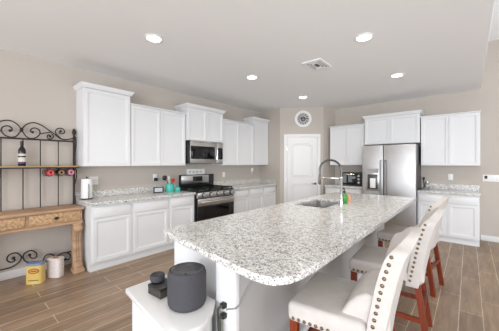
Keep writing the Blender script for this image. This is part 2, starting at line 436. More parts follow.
# ------------------------------------------------------------------ refrigerator
t = thing('refrigerator', 'tall stainless side by side refrigerator with dispenser in the left door', 'refrigerator', (2.60, YB-.04, 0), 0)
W = .965; D = .62; ZT = 1.80
MB().box(.0, W, -D, 0, .03, ZT-.01).build('body', DSTEEL, t, 'dark grey fridge side')
split = .405
MB().box(.0, split-.004, -D-.075, -D-.008, .06, ZT, bev=.012, seg=3).build('freezer_door', STEELF, t)
MB().box(split+.004, W, -D-.075, -D-.008, .06, ZT, bev=.012, seg=3).build('fridge_door', STEELF, t)
fr = [o for o in kids(t) if o.name.startswith('freezer')][0]
mb = MB().box(.085, .33, -D-.082, -D-.07, .86, 1.33, bev=.004); mb.build('dispenser_frame', STEEL, fr)
MB().box(.10, .315, -D-.086, -D-.078, 1.23, 1.315).build('dispenser_display', GREYP, fr)
MB().box(.11, .305, -D-.085, -D-.08, .90, 1.20, bev=.002).build('dispenser_recess', DSTEEL, fr, 'dark dispenser recess')
MB().box(.16, .265, -D-.095, -D-.082, .92, 1.12, bev=.003).build('dispenser_paddle', WHITEP, fr, 'pale dispenser paddle')
for hx, nm in ((split-.04, 'freezer'), (split+.04, 'fridge')):
    MB().tube([(hx, -D-.07, .62), (hx, -D-.125, .64), (hx, -D-.13, 1.0), (hx, -D-.125, 1.47), (hx, -D-.07, 1.49)], .014, 10).build('handle', M('satin_grey_steel', (150, 149, 148), .35, 1.), [o for o in kids(t) if o.name.startswith(nm+'_door')][0])
MB().box(.02, W-.02, -D-.03, -D, .005, .055).build('kick_grille', BLKP, t, 'black kick grille')

# ------------------------------------------------------------------ toaster oven, back counter
t = thing('toaster_oven', 'black toaster oven on the back counter beside the fridge', 'toaster oven', (2.03, YB-.08, .914), 0)
MB().box(0, .47, -.34, 0, .02, .30, bev=.01).build('body', BLKP, t)
MB().box(.01, .345, -.355, -.34, .035, .285, bev=.004).build('door', BGLASS, t)
mb = MB()
mb.box(.05, .13, -.358, -.353, .06, .26); mb.box(.17, .26, -.358, -.353, .08, .25); mb.build('window', M('oven_window_glass', (120, 128, 128), .12), t, 'pale reflecting window')
MB().tube([(.02, -.35, .265), (.02, -.385, .265), (.33, -.385, .265), (.33, -.35, .265)], .008, 8).build('handle', STEEL, t)
MB().box(.35, .46, -.352, -.34, .035, .285).build('control_panel', BLK, t)
for z in (.08, .155, .23): MB().cyl(.022, 0, .02, (.405, -.352, z), 16, 'y').build('knob', STEEL, t)
for x in (.05, .42):
    for y in (-.30, -.05): MB().cyl(.014, 0, .022, (x, y, 0), 10).build('foot', BLKP, t)

# ------------------------------------------------------------------ island
t = thing('kitchen_island', 'white kitchen island base with grey seating side and white end post', 'kitchen island', (0, 0, 0))
MB().box(2.600, 2.620, 1.15, 4.45, .10, .873).box(2.585, 3.13, 4.42, 4.45, .10, .873).box(2.585, 3.13, 1.15, 4.42, .10, .13).build('cabinet_body', CAB, t)
MB().box(2.60, 3.14, 1.124, 1.15, 0, .873).build('end_panel', CAB, t, 'white end panel')
for k in range(5):
    y0 = 1.175+k*.65; p = MB().panel(0, .63, .125, .685, 0, .018, .06)
    o = p.build('door', CAB, t); o.rotation_euler = (0, 0, -PI/2); o.location = (2.581, y0+.63, 0)
MB().box(3.145, 3.303, 1.10, 4.48, .0, .873).build('seating_wall', PWALL, t, 'seating side wall, its grey holding the overhang shade')
MB().box(3.145, 3.305, 1.06, 1.10, 0, .873, bev=.004).build('end_post', TRIM, t, 'white end post')
MB().box(3.303, 3.315, 1.10, 4.48, 0, .09).build('baseboard', TRIM, t)
# worktop with sink cut-out
SX0, SX1, SY0, SY1 = 2.645, 3.06, 2.79, 3.50
outer = [(2.53, 4.53), (3.69, 4.53), (3.72, 4.52), (3.735, 4.49), (3.735, 1.28), (3.732, 1.16), (3.722, 1.07), (3.702, 1.0), (3.66, .946), (3.61, .925), (3.54, .922), (3.463, .931), (3.286, .957), (3.08, .985), (2.76, 1.03), (2.56, 1.06), (2.515, 1.075), (2.50, 1.10), (2.50, 4.50)]
inner = [(SX0+.03, SY0), (SX1-.03, SY0), (SX1, SY0+.03), (SX1, SY1-.03), (SX1-.03, SY1), (SX0+.03, SY1), (SX0, SY1-.03), (SX0, SY0+.03)]
bm = bmesh.new(); es = []
for loop in (outer, inner):
    vs = [bm.verts.new((x, y, Z1)) for x, y in loop]
    es += [bm.edges.new((vs[i], vs[(i+1) % len(vs)])) for i in range(len(vs))]
bmesh.ops.triangle_fill(bm, use_beauty=True, use_dissolve=False, edges=es)
bmesh.ops.dissolve_limit(bm, angle_limit=.01, verts=bm.verts[:], edges=bm.edges[:]) if False else None
r = bmesh.ops.extrude_face_region(bm, geom=bm.faces[:])
for v in [g for g in r['geom'] if isinstance(g, bmesh.types.BMVert)]: v.co.z = Z0
bmesh.ops.recalc_face_normals(bm, faces=bm.faces[:])
mb = MB(); mb.add(bm)
o = mb.build('island_countertop', GRAN, mod=.006); tag(o, 'large speckled granite worktop on the kitchen island', 'countertop')
t = thing('kitchen_sink', 'undermount stainless sink set into the island worktop', 'sink', (0, 0, 0))
mb = MB(); e = .012
bm = bmesh.new()
def ring(off, z):
    return [bm.verts.new((x+(off if x > (SX0+SX1)/2 else -off), y+(off if y > (SY0+SY1)/2 else -off), z)) for x, y in inner]
r0 = ring(.016, Z0-.002); r1 = ring(.0, Z0-.002); r2 = ring(-.008, .70); r3 = ring(-.04, .68); rr = [r0, r1, r2, r3]
for a, b in zip(rr, rr[1:]):
    for k in range(8): bm.faces.new((a[k], a[(k+1) % 8], b[(k+1) % 8], b[k]))
bm.faces.new(r3); bmesh.ops.recalc_face_normals(bm, faces=bm.faces[:]); mb.add(bm)
o = mb.build('basin', STEEL, t); sm = o.modifiers.new('solid', 'SOLIDIFY'); sm.thickness = .002; sm.offset = -1
MB().lathe([(.0, .683), (.03, .683), (.045, .687), (.05, .682)], (2.84, 3.16, 0), 20).build('drain', DSTEEL, t)

# faucet
fx, fy = 3.14, 3.10
t = thing('faucet', 'tall chrome spring spout faucet arching over the island sink', 'faucet', (fx, fy, Z1))
MB().lathe([(0, 0), (.03, 0), (.03, .012), (.022, .02), (.018, .05), (.0165, .06), (.0165, .31), (.02, .315), (.02, .345), (.012, .35), (0, .35)], (0, 0, 0), 20).build('post', CHROME, t)
arch = [(0, 0, .34), (0, 0, .42)]
for k in range(0, 13):
    a = PI*k/12; arch.append((-.14+.14*math.cos(a), 0, .43+.125*math.sin(a)))
arch += [(-.28, 0, .40), (-.28, 0, .37)]
MB().tube(arch, .009, 8, 1).build('hose', M('hose_grey', (120, 120, 122), .3, .8), t, 'grey hose inside the spring')
# spring coil round the hose
P = [Vector(p) for p in arch]; coil = []; N = 44
seg = [(P[i+1]-P[i]).length for i in range(len(P)-1)]; L = sum(seg)
for k in range(N*8+1):
    s_ = L*k/(N*8); i = 0
    while i < len(seg)-1 and s_ > seg[i]: s_ -= seg[i]; i += 1
    d = (P[i+1]-P[i]).normalized(); q = P[i]+d*s_; n1 = Vector((0, 1, 0)); n2 = d.cross(n1); a = 2*PI*k/8
    coil.append(q+.0135*(math.cos(a)*n1+math.sin(a)*n2))
MB().tube(coil, .0028, 5).build('spring', DSTEEL, t, 'grey steel spring coil')
MB().lathe([(0, .24), (.013, .24), (.018, .255), (.016, .30), (.013, .37), (0, .38)], (-.28, 0, 0), 16).build('spray_head', DSTEEL, t, 'dark spray head')
MB().box(-.295, 0, -.009, .009, .318, .338, bev=.003).build('docking_arm', CHROME, t)
MB().cyl(.011, 0, .05, (0, -.01, .085), 12, 'y').tube([(0, -.055, .085), (.01, -.075, .12), (.02, -.085, .16)], .006, 8).build('lever', CHROME, t)

# dish soap, sponge pot
t = thing('soap_bottle', 'green dish soap pump bottle beside the faucet', 'soap bottle', (3.105, 3.30, Z1))
MB().lathe([(0, 0), (.032, 0), (.035, .006), (.035, .09), (.03, .11), (.014, .125), (.014, .135), (0, .135)], n=20).build('bottle', M('green_soap', (56, 150, 52), .2), t)
MB().cyl(.016, .135, .155, n=16).cyl(.005, .155, .19, n=10).tube([(0, 0, .188), (-.02, -.01, .192), (-.045, -.022, .184)], .007, 8).build('pump', BLKP, t, 'dark pump top')
o = MB().lathe([(0, 0), (.024, 0), (.026, .01), (.026, .06), (.02, .08), (.012, .095), (0, .098)], n=18).build('soap_dispenser', M('peach_plastic', (222, 164, 128), .4)); o.location = (3.10, 3.48, Z1)
tag(o, 'small peach coloured bottle right behind the green soap', 'bottle')
o = MB().box(-.022, .022, -.03, .03, 0, .045, bev=.012, seg=3).build('scrub_sponge', M('dark_red_sponge', (120, 44, 40), .9, bump=.4, bscale=120)); o.location = (3.06, 3.38, Z1)
tag(o, 'small dark red scrub sponge behind the faucet post', 'sponge')

# ------------------------------------------------------------------ counter stools (local: seat opens to -x)
NAILM = None
def make_stool():
    global NAILM
    t = thing('counter_stool', '', 'stool', (0, 0, 0), 0, 'upholstered stools at the island')
    s = MB().box(-.28, .15, -.265, .265, .487, .604, bev=.032, seg=4).build('seat', FABRIC, t)
    def lerp(tab, z):
        for (z0, x0), (z1, x1) in zip(tab, tab[1:]):
            if z <= z1: return x0+(x1-x0)*max(0, z-z0)/(z1-z0)
        return tab[-1][1]
    XR = [(.47, .250), (.60, .272), (.73, .297), (.85, .322), (.95, .348), (1.02, .374), (1.07, .393)]
    TH = [(.47, .085), (.80, .09), (.95, .085), (1.02, .065), (1.06, .05)]
    HW = .232
    # camel-back outline: rounded shoulders, concave rise to a central hump
    out = [(0, 1.068), (.04, 1.068), (.075, 1.064), (.105, 1.052), (.128, 1.034), (.146, 1.014), (.165, 1.002), (.188, .996), (.210, .987), (.226, .968), (HW, .94)]
    top = [(-y, z) for y, z in out[::-1]]+out[1:]
    t_ = bmesh.new(); NR = 10; cols = []
    for y, zt in top:
        fr = []; re = []
        for i in range(NR+1):
            z = .47+(zt-.47)*i/NR; cv = .03*(y/HW)**2                 # wings wrap slightly forward
            xr = lerp(XR, z)-cv; fr.append(t_.verts.new((xr-lerp(TH, z), y, z))); re.append(t_.verts.new((xr, y, z)))
        cols.append((fr, re))
    for (f0, r0), (f1, r1) in zip(cols, cols[1:]):
        for i in range(NR):
            t_.faces.new((f0[i], f1[i], f1[i+1], f0[i+1])); t_.faces.new((r0[i], r0[i+1], r1[i+1], r1[i]))
        t_.faces.new((f0[0], r0[0], r1[0], f1[0])); t_.faces.new((f0[NR], f1[NR], r1[NR], r0[NR]))
    for f_, r_ in (cols[0], cols[-1]):
        for i in range(NR): t_.faces.new((f_[i], f_[i+1], r_[i+1], r_[i]))
    bmesh.ops.recalc_face_normals(t_, faces=t_.faces[:])
    es_ = [e_ for e_ in t_.edges if len(e_.link_faces) == 2 and e_.calc_face_angle() > .7]
    bmesh.ops.bevel(t_, geom=es_, offset=.016, segments=3, profile=.5, affect='EDGES', clamp_overlap=True)
    bk = MB(); bk.add(t_); bk = bk.build('backrest', FABRIC, t)
    pad = [(.26, .50), (.26, .72), (.20, .735), (.145, .738), (.10, .715), (.06, .675), (.02, .61), (-.01, .54), (.0, .50)]
    MB().prism(pad, -.205, .205, 'y', bev=.03, seg=4).build('lumbar_pad', FABRIC, t)
    NAILM = MB().lathe([(.0105, 0), (.0095, .0035), (.005, .006), (0, .0065)], n=10)
    me = bpy.data.meshes.new('nailhead'); NAILM.bm.to_mesh(me); NAILM.bm.free(); me.materials.append(NAIL)
    for p in me.polygons: p.use_smooth = True
    def nail(par, loc, rot):
        o = bpy.data.objects.new('nailhead', me); COL.objects.link(o); o.parent = par; o.location = loc; o.rotation_euler = rot
    line = [(.168, .52), (.184, .60), (.205, .71), (.227, .82), (.247, .90), (.266, .962)]
    def at(f):
        z_ = line[0][1]+f*(line[-1][1]-line[0][1]); i = 0
        while i < len(line)-2 and z_ > line[i+1][1]: i += 1
        a = (z_-line[i][1])/(line[i+1][1]-line[i][1])
        return tuple(line[i][j]+(line[i+1][j]-line[i][j])*a for j in (0, 1))
    n = 13
    for k in range(n):
        x, z = at(k/(n-1))
        nail(bk, (x, -HW+.0005-max(0, z-.935)*-.25, z), (PI/2, 0, 0)); nail(bk, (x, HW-.0005-max(0, z-.935)*.25, z), (-PI/2, 0, 0))
    for k in range(12):
        x = -.238+k*.034; nail(s, (x, -.2645, .516), (PI/2, 0, 0))
    for k in range(13):
        y = -.222+k*.037; nail(s, (-.2795, y, .516), (0, -PI/2, 0))
    for sy in (-1, 1):
        MB().bar((-.245, sy*.225, .495), (-.245, sy*.225, 0), .045, .042).build('leg', CHERRY, t)
        MB().bar((.215, sy*.195, .49), (.285, sy*.195, 0), .042, .042).build('leg', CHERRY, t)
        MB().box(-.22, .25, sy*.20-.011, sy*.20+.011, .20, .235).build('stretcher', CHERRY, t)
    MB().box(-.257, -.233, -.205, .205, .25, .285).build('footrest', CHERRY, t)
    MB().box(.245, .265, -.19, .19, .27, .305).build('stretcher', CHERRY, t)
    return t
st = make_stool()
for i, (x, y, rz, lab) in enumerate([(3.74, 1.605, 7, 'cream upholstered counter stool with nailhead trim nearest the viewer, at the rounded worktop corner'),
                              (3.79, 2.53, 4, 'middle cream upholstered counter stool of the row along the island'),
                              (3.775, 3.60, -7, 'farthest cream upholstered counter stool, closest to the refrigerator')]):
    o = st if i == 0 else copy_tree(st)
    o.location = (x, y, 0); o.rotation_euler = (0, 0, math.radians(rz)); o['label'] = lab

# ------------------------------------------------------------------ small bow-front chest at the island's end
t = thing('side_chest', 'small white bow front chest with pale top at the island end', 'chest', (0, 0, 0))
TZ = .60
def bow(off):
    pts = [(2.607-off, .766-off)]
    pts += [(3.17, .70-off)]
    for k in range(0, 9):
        a = k/8; pts.append((3.17+.115*math.sin(PI*(.14+a*.86))*1.0+off*.9-.03*a, .70-off+(.35+off)*a))
    pts += [(2.607-off, 1.05)]
    out = []
    for p in pts:
        if not out or (Vector(p)-Vector(out[-1])).length > .006: out.append(p)
    return out
MB().prism(bow(-.02), .05, TZ-.035).build('body', CAB, t)
MB().prism(bow(.012), TZ-.035, TZ, bev=.008).build('top', MARB, t)
MB().prism(bow(-.035), .0, .05).build('plinth', CAB, t)
front = [p for p in bow(-.012) if p[0] > 3.19 and .735 < p[1] < 1.04]
for za, zb in ((.40, .555), (.10, .37)):
    MB().prism(front+[(x-.03, y) for x, y in front[::-1]], za, zb).build('drawer', CAB, t)
MB().ball((3.277, .845, .532), .017).cyl(.006, 0, .03, (3.247, .845, .532), 8, 'x').build('knob', BLKP, t, 'round black knob')
MB().ball((3.275, .84, .26), .016).cyl(.006, 0, .03, (3.245, .84, .26), 8, 'x').build('knob', BLKP, t, 'round black knob')

t = thing('smart_speaker', 'charcoal fabric cylindrical smart speaker on the white chest', 'speaker', (3.062, .908, TZ))
MB().lathe([(0, 0), (.094, 0), (.104, .008), (.110, .022), (.112, .05), (.112, .17), (.109, .192), (.102, .202), (.09, .204)], n=40).build('body', SPKF, t)
MB().lathe([(.0, .2), (.08, .2), (.088, .204), (.092, .206), (.094, .203)], n=40).build('top_panel', M('dark_grey_gloss', (58, 58, 60), .3), t, 'smooth dark grey top')
MB().lathe([(.094, .203), (.098, .209), (.104, .205), (.107, .195)], n=40).build('light_ring', SPKF, t)
for k in range(4):
    a = PI/4+k*PI/2; MB().cyl(.008, 0, .002, (.055*math.cos(a), .055*math.sin(a), .2), 10).build('button', DSTEEL, t)
t = thing('small_box', 'small dark brown box beside the speaker on the white chest', 'box', (2.832, .885, TZ), math.radians(4))
MB().box(-.066, .066, -.06, .06, 0, .058, bev=.002).build('body', BROWNBOX, t)
MB().box(-.067, .067, -.061, .061, .042, .060, bev=.002).build('lid', BLKP, t)
t = thing('puck_speaker', 'round black puck speaker sitting on the small dark box', 'speaker', (2.772, .885, TZ+.0605))
MB().lathe([(0, 0), (.04, 0), (.046, .006), (.047, .032), (.044, .040), (.039, .042)], n=28).build('body', SPKF, t)
MB().lathe([(0, .041), (.034, .041), (.039, .043), (.043, .040)], n=28).build('top_panel', BLKP, t)

# outlet with plugs on the post
def plate(label, loc, rz, w_=.075, h_=.118, kind='outlet', nm='outlet_plate'):
    t = thing(nm, label, 'outlet' if kind == 'outlet' else 'switch', loc, rz)
    MB().box(-w_/2, w_/2, -.006, 0, -h_/2, h_/2, bev=.002).build('plate', WHITEP, t)
    return t
t = plate('white outlet on the island end post with two black plugs in it', (3.236, 1.06, .555), 0, .08, .15)
for dz in (.03, -.03): MB().box(-.018, .018, -.0085, -.005, dz-.017, dz+.017, bev=.003).build('socket', WHITEP, t)
BLKC = M('cord_green_grey', (72, 74, 60), .6)
t = thing('power_plug', 'upper black power plug in the island post outlet', 'plug', (3.236, 1.0505, .60), 0, 'plugs in the island outlet')
MB().box(-.017, .017, -.03, 0, -.014, .014, bev=.005).build('plug_body', BLKP, t)
MB().tube([(0, -.028, 0), (-.012, -.045, -.012), (-.022, -.036, -.06), (-.022, -.03, -.2), (-.015, -.03, -.40), (.02, -.03, -.585)], .0075, 8, 2).build('cord', BLKC, t)
t = thing('power_plug', 'lower black power plug in the island post outlet', 'plug', (3.236, 1.0505, .54), 0, 'plugs in the island outlet')
MB().box(-.017, .017, -.03, 0, -.014, .014, bev=.005).build('plug_body', BLKP, t)
MB().tube([(0, -.028, 0), (-.004, -.045, -.01), (-.006, -.036, -.05), (-.006, -.032, -.2), (0, -.03, -.35), (.01, -.03, -.525)], .0075, 8, 2).build('cord', BLKC, t)
o = MB().tube([(3.25, 1.047, .575), (3.285, 1.05, .59), (3.311, 1.055, .60), (3.311, 1.09, .605), (3.309, 1.13, .64), (3.309, 1.23, .735), (3.309, 1.33, .85)], .0045, 8, 1).build('phone_cord', M('grey_cord', (150, 148, 145), .5))
tag(o, 'thin grey cord running round the island post and up the grey wall', 'cord')

# ------------------------------------------------------------------ baker's rack with carved desk
t = thing('bakers_rack', "carved pine console desk with a black wrought iron scroll hutch above", 'rack', (0, 0, 0))
YC = .586; YR = 1.160; YL = 2*YC-YR
def my(p): return 2*YC-p
MB().box(.015, .435, YL-.005, YR+.005, .815, .85, bev=.008).build('tabletop', PINE, t)
MB().box(.03, .405, YL+.02, YR-.012, .665, .815).build('apron', PINE, t)
MB().box(.025, .425, YL+.01, YR-.003, .640, .668, bev=.008).build('lower_moulding', PINE, t)
for y0, y1 in ((.605, 1.12), (my(1.12), my(.605))):
    d_ = MB().box(.405, .42, y0, y1, .685, .805, bev=.005).build('drawer', PINED, t, 'drawer with carved leafy relief')
    yc = (y0+y1)/2
    mb = MB().ball((.436, yc, .745), .024, (.6, 1, .8)); mb.cyl(.008, 0, .016, (.418, yc, .745), 8, 'x'); mb.build('knob', IRON, d_, 'dark metal pull')
for s_ in (0, 1):
    y0, y1 = (1.03, 1.16) if not s_ else (my(1.16), my(1.03))
    yc = (y0+y1)/2; h_ = (y1-y0)/2
    t2 = MB()
    prof = [(.475, 0), (.48, .05), (.455, .09), (.43, .12), (.425, .20), (.412, .32), (.40, .42), (.405, .50), (.425, .56), (.43, .61), (.415, .645), (.30, .645), (.295, .52), (.31, .38), (.33, .2), (.335, .1), (.34, 0)]
    t2.prism(prof, yc-h_*.78, yc+h_*.78, 'y', bev=.012)
    t2.box(.325, .49, y0, y1, 0, .055, bev=.015)
    t2.ball((.425, yc, .575), .05, (.8, 1.15, 1)); t2.ball((.445, yc, .10), .045, (.8, 1.2, 1))
    for dy in (-.025, 0, .025): t2.tube([(.432, yc+dy, .13), (.428, yc+dy, .2), (.412, yc+dy, .34), (.406, yc+dy, .46), (.42, yc+dy, .54)], .012, 8, 1)
    t2.build('leg', PINE, t)
for y in (YR-.012, YL+.012):
    mb = MB().tube([(.06, y, .002), (.06, y, 1.78)], .015, 10); mb.lathe([(0, 1.78), (.02, 1.785), (.012, 1.80), (.016, 1.83), (.026, 1.86), (.022, 1.89), (.01, 1.915), (0, 1.92)], (.06, y, 0), 14)
    mb.build('post', IRON, t)
XI = .06
Sc = [(.586, 1.847), (.619, 1.905), (.668, 1.942), (.717, 1.951), (.768, 1.935), (.82, 1.901), (.873, 1.86), (.928, 1.818), (.984, 1.768), (1.041, 1.756), (1.1, 1.769), (1.148, 1.79)]
Bc = [(.586, 1.847), (.605, 1.809), (.638, 1.761), (.687, 1.746), (.738, 1.769), (.768, 1.817), (.758, 1.862), (.717, 1.884), (.682, 1.867), (.673, 1.834), (.692, 1.827)]
Br = [(.768, 1.813), (.82, 1.828), (.884, 1.845)]
Cc = [(.884, 1.827), (.912, 1.796), (.895, 1.761), (.863, 1.752), (.844, 1.777), (.852, 1.804), (.868, 1.806), (.874, 1.789)]
Dc = [(1.001, 1.762), (.945, 1.819), (.934, 1.866), (.962, 1.902), (1.007, 1.907), (1.036, 1.875), (1.024, 1.84), (.99, 1.837), (.978, 1.859), (.993, 1.868)]
for fl in (0, 1):
    f = (lambda y: 2*YC-y) if fl else (lambda y: y)
    for c, end in ((Sc, 0), (Bc, 1), (Br, 0), (Cc, 1), (Dc, 1)):
        mb = MB().tube([(XI, f(y), z) for y, z in c], .0075, 6, 2)
        if end: mb.ball((XI, f(c[-1][0]), c[-1][1]), .017, n=6)
        mb.build('scroll', IRON, t)
MB().ball((XI, YC, 1.847), .024, (1, .8, 1.2), 6).build('collar', IRON, t)
MB().box(XI-.008, XI+.008, YL, YR-.01, 1.725, 1.745).build('top_rail', IRON, t)
for y in (.40, .60, .772, .965, my(.772), my(.965)):
    if y < YL: continue
    MB().tube([(XI, y, .85), (XI, y, 1.73)], .0065, 6).build('upright', IRON, t)
MB().box(.03, .25, YL+.005, YR-.0, 1.377, 1.394, bev=.003).build('shelf', SHELFW, t)
MB().box(.028, .036, YL, YR, 1.362, 1.377).box(.24, .248, YL, YR, 1.362, 1.377).box(.03, .25, YR-.012, YR-.004, 1.362, 1.377).box(.03, .25, YL+.004, YL+.012, 1.362, 1.377).build('shelf_frame', IRON, t)
BY = [.833, .945, 1.053]
for y in BY+[my(v) for v in BY]:
    for x in (.10, .235):
        mb = MB().tube([(x, y, 1.366), (x, y, 1.36)]+[(x, y+.047*math.cos(a), 1.308+.047*math.sin(a)) for a in [2*PI*k/20+PI/2 for k in range(21)]], .004, 6)
        mb.build('bottle_ring', IRON, t)
# side scroll on the right post
mb = MB().tube([(XI+.015, YR-.012, 1.77), (XI+.05, YR-.012, 1.80), (XI+.085, YR-.012, 1.77), (XI+.085, YR-.012, 1.68), (XI+.06, YR-.012, 1.60), (XI+.045, YR-.012, 1.50), (XI+.06, YR-.012, 1.395)], .007, 6, 2)
mb.build('side_scroll', IRON, t)
mb = MB().tube([(XI+.03, YR-.012, 1.37), (XI+.11, YR-.012, 1.33), (XI+.10, YR-.012, 1.22), (XI+.03, YR-.012, 1.12), (XI+.02, YR-.012, 1.02), (XI+.06, YR-.012, .93), (XI+.05, YR-.012, .86)], .007, 6, 2)
mb.build('side_scroll', IRON, t)
L1 = [(.30, .15), (.392, .150), (.498, .155), (.572, .207), (.581, .267), (.534, .317), (.471, .309), (.453, .253), (.489, .214), (.525, .228), (.512, .261)]
L2 = [(.799, .133), (.707, .142), (.629, .183), (.6, .249), (.619, .294), (.678, .312), (.732, .264), (.727, .206), (.678, .215), (.664, .257)]
L3 = [(.799, .133), (.814, .186), (.852, .216), (.906, .193), (.913, .153), (.874, .148)]
L4 = [(.799, .133), (.86, .12), (.93, .15), (1.0, .185), (1.065, .182), (1.105, .134), (1.088, .081), (1.041, .094)]
for c in (L1, L2, L3, L4):
    MB().tube([(XI, y, z) for y, z in c], .008, 6, 2).ball((XI, c[-1][0], c[-1][1]), .018, n=6).build('lower_scroll', IRON, t)
MB().tube([(XI, YL+.012, .14), (XI, .30, .15)], .008, 6).tube([(XI, 1.06, .185), (XI, YR-.012, .19)], .008, 6).build('lower_rail', IRON, t)

def bottle_mb():
    return MB().lathe([(0, 0), (.034, 0), (.037, .005), (.037, .185), (.034, .205), (.016, .235), (.0145, .25), (.0145, .29), (.016, .292), (.016, .302), (.0145, .305), (0, .305)], n=24)
t = thing('wine_bottle', 'dark wine bottle standing on the rack shelf', 'bottle', (.15, .578, 1.3945))
bottle_mb().build('bottle', BTLG, t)
MB().lathe([(.0374, .05), (.0378, .05), (.0378, .105), (.0374, .105)], n=24).build('label', LABEL, t, 'cream label')
MB().lathe([(.0374, .026), (.0379, .026), (.0379, .05), (.0374, .05)], n=24).build('label_band', PURPLE, t, 'purple band')
MB().lathe([(.0374, .125), (.0377, .125), (.0377, .150), (.0374, .150)], n=24).build('crest_label', LABEL, t)
MB().lathe([(.0155, .252), (.0168, .254), (.0168, .306), (0, .307)], n=20).build('capsule', BLKP, t)
for y, c, lab in ((BY[0], (176, 48, 52), 'red wine bottle lying in the left ring below the rack shelf'), (BY[1], (36, 28, 24), 'dark gold-based wine bottle lying in the middle ring below the shelf'), (BY[2], (168, 100, 118), 'pink wine bottle lying in the right ring below the rack shelf')):
    t = thing('wine_bottle', lab, 'bottle', (.305, y, 1.308), 0, 'bottles lying below the rack shelf')
    b_ = bottle_mb(); b_.bm.transform(Matrix.Rotation(-PI/2, 4, 'Y'))
    b_.build('bottle', M('bottle_%d' % c[0], c, .12), t)
    e_ = MB().lathe([(0, 0), (.012, 0), (.03, -.0025), (.032, .0005)], n=20); e_.bm.transform(Matrix.Rotation(-PI/2, 4, 'Y'))
    e_.build('punt', M('punt_%d' % c[0], {176: (196, 54, 62), 36: (128, 92, 52), 168: (190, 112, 132)}[c[0]], .2), t, 'paler glass base')

# tins under the desk
def tin(label, loc, rz, w_, d, h_, body, top, nm, lidname):
    t = thing(nm, label, 'tin', loc, rz)
    def oval(k):
        pts = []
        for i in range(28):
            a = 2*PI*i/28; ca, sa = math.cos(a), math.sin(a)
            pts.append((k*w_/2*math.copysign(abs(ca)**.55, ca), k*d/2*math.copysign(abs(sa)**.55, sa)))
        return pts
    MB().prism(oval(1), 0.001, h_).build('body', body, t)
    MB().prism(oval(1.02), h_-.02, h_+.004, bev=.003).build(lidname, top, t)
    return t
t = tin('yellow oval tin with a brown oval emblem and blue top under the desk', (.375, .672, 0), math.radians(52), .175, .115, .235,
        M('yellow_tin', (214, 184, 104), .45, noise=.06, nscale=12), M('blue_lid', (120, 140, 172), .4), 'food_tin', 'lid')
mb = MB()
mb.lathe([(0, 0), (.052, 0), (.052, .002), (0, .002)], (.008, -.0575, .155), 28, 'y', Matrix.Diagonal((1.1, .6, 1, 1))); mb.build('emblem', M('brown_print', (140, 82, 40), .6), t, 'brown oval emblem')
mb = MB().lathe([(0, 0), (.040, 0), (.040, .003), (0, .003)], (.008, -.0575, .155), 28, 'y', Matrix.Diagonal((1.1, .53, 1, 1))); mb.build('emblem_field', M('tan_print', (206, 156, 78), .6), t)
mb = MB().box(-.022, .038, -.062, -.058, .149, .161); mb.build('emblem_bar', M('brown_print', (140, 82, 40), .6), t)
mb = MB().box(-.05, .06, -.0595, -.055, .042, .05); mb.build('print_line', M('dark_print', (70, 60, 40), .6), t, 'dark printed line')
t = tin('white oval tin with faint printed pattern under the desk, right of the yellow tin', (.345, .872, 0), math.radians(40), .172, .115, .228,
        M('white_tin', (226, 218, 216), .4, noise=.09, nscale=42), M('white_lid', (226, 214, 206), .4, noise=.1, nscale=18), 'food_tin', 'lid')
MB().ball((0, 0, .236), .022, (1.6, 1, .35)).build('lid_emblem', M('rust_print', (170, 110, 88), .5), t, 'rust coloured mark on the lid')
MB().box(.0, .11, -.0, .0, 0, 0) if False else None

# ------------------------------------------------------------------ things on the left counter
t = thing('paper_towel_holder', 'paper towel roll on a black wire holder at the counter end', 'paper towels', (.135, 1.285, Z1))
MB().lathe([(0, 0), (.078, 0), (.08, .006), (.076, .010), (0, .011)], n=28).cyl(.006, .01, .31, n=10).ball((0, 0, .312), .012).tube([(.078, 0.0, .005), (.088, .0, .06), (.088, 0, .20), (.072, 0, .21)], .005, 8, 1).build('holder', BLKP, t)
MB().lathe([(.02, .014), (.068, .014), (.07, .018), (.07, .285), (.068, .29), (.02, .29), (.02, .014)], n=32).build('paper_roll', M('paper_white', (240, 240, 238), .9, bump=.3, bscale=90), t)
plate('white double switch plate on the wall behind the paper towels', (.001, 1.42, 1.165), R90, .12, .12, 'switch', 'switch_plate')
for t_ in [o for o in COL.objects if o.name.startswith('switch_plate')]:
    for dx in (-.024, .024): MB().box(dx-.016, dx+.016, -.010, -.005, -.033, .033, bev=.002).build('rocker', WHITEP, t_)
t = plate('white outlet with a black charger plugged in, above the little framed screen', (.001, 2.415, 1.175), R90)
MB().box(-.018, .018, -.0085, -.005, .013, .047, bev=.002).build('socket', WHITEP, t)
o = MB().box(.0085, .06, 2.39, 2.44, 1.11, 1.165, bev=.006).build('charger', BLKP); tag(o, 'black charger plugged into the outlet left of the teal crock', 'charger')
t = plate('white outlet on the wall just right of the range backguard', (.001, 4.13, 1.165), R90)
for dz in (.028, -.028): MB().box(-.017, .017, -.0085, -.005, dz-.016, dz+.016, bev=.002).build('socket', WHITEP, t)
t = thing('air_freshener', 'white plug-in air freshener on the wall near the pantry corner', 'air freshener', (.002, 5.13, 1.235), R90)
MB().box(-.03, .03, -.045, 0, -.02, .075, bev=.012, seg=3).build('body', WHITEP, t)
MB().box(-.02, .03, -.03, -.001, -.10, -.022, bev=.01, seg=3).build('refill', M('clear_refill', (214, 214, 214), .2), t)
t = plate('white outlet on the back wall above the counter right of the fridge', (4.046, YB-.001, 1.158), 0)
for dz in (.028, -.028): MB().box(-.017, .017, -.0085, -.005, dz-.016, dz+.016, bev=.002).build('socket', WHITEP, t)
t = plate('wide white switch plate with a dark keypad at the right edge of the view', (4.665, YB-.001, 1.155), 0, .30, .125, 'switch', 'wide_switch_plate')
MB().box(-.125, -.085, -.0095, -.005, -.012, .045, bev=.002).build('keypad', BLKP, t, 'dark grey keypad')
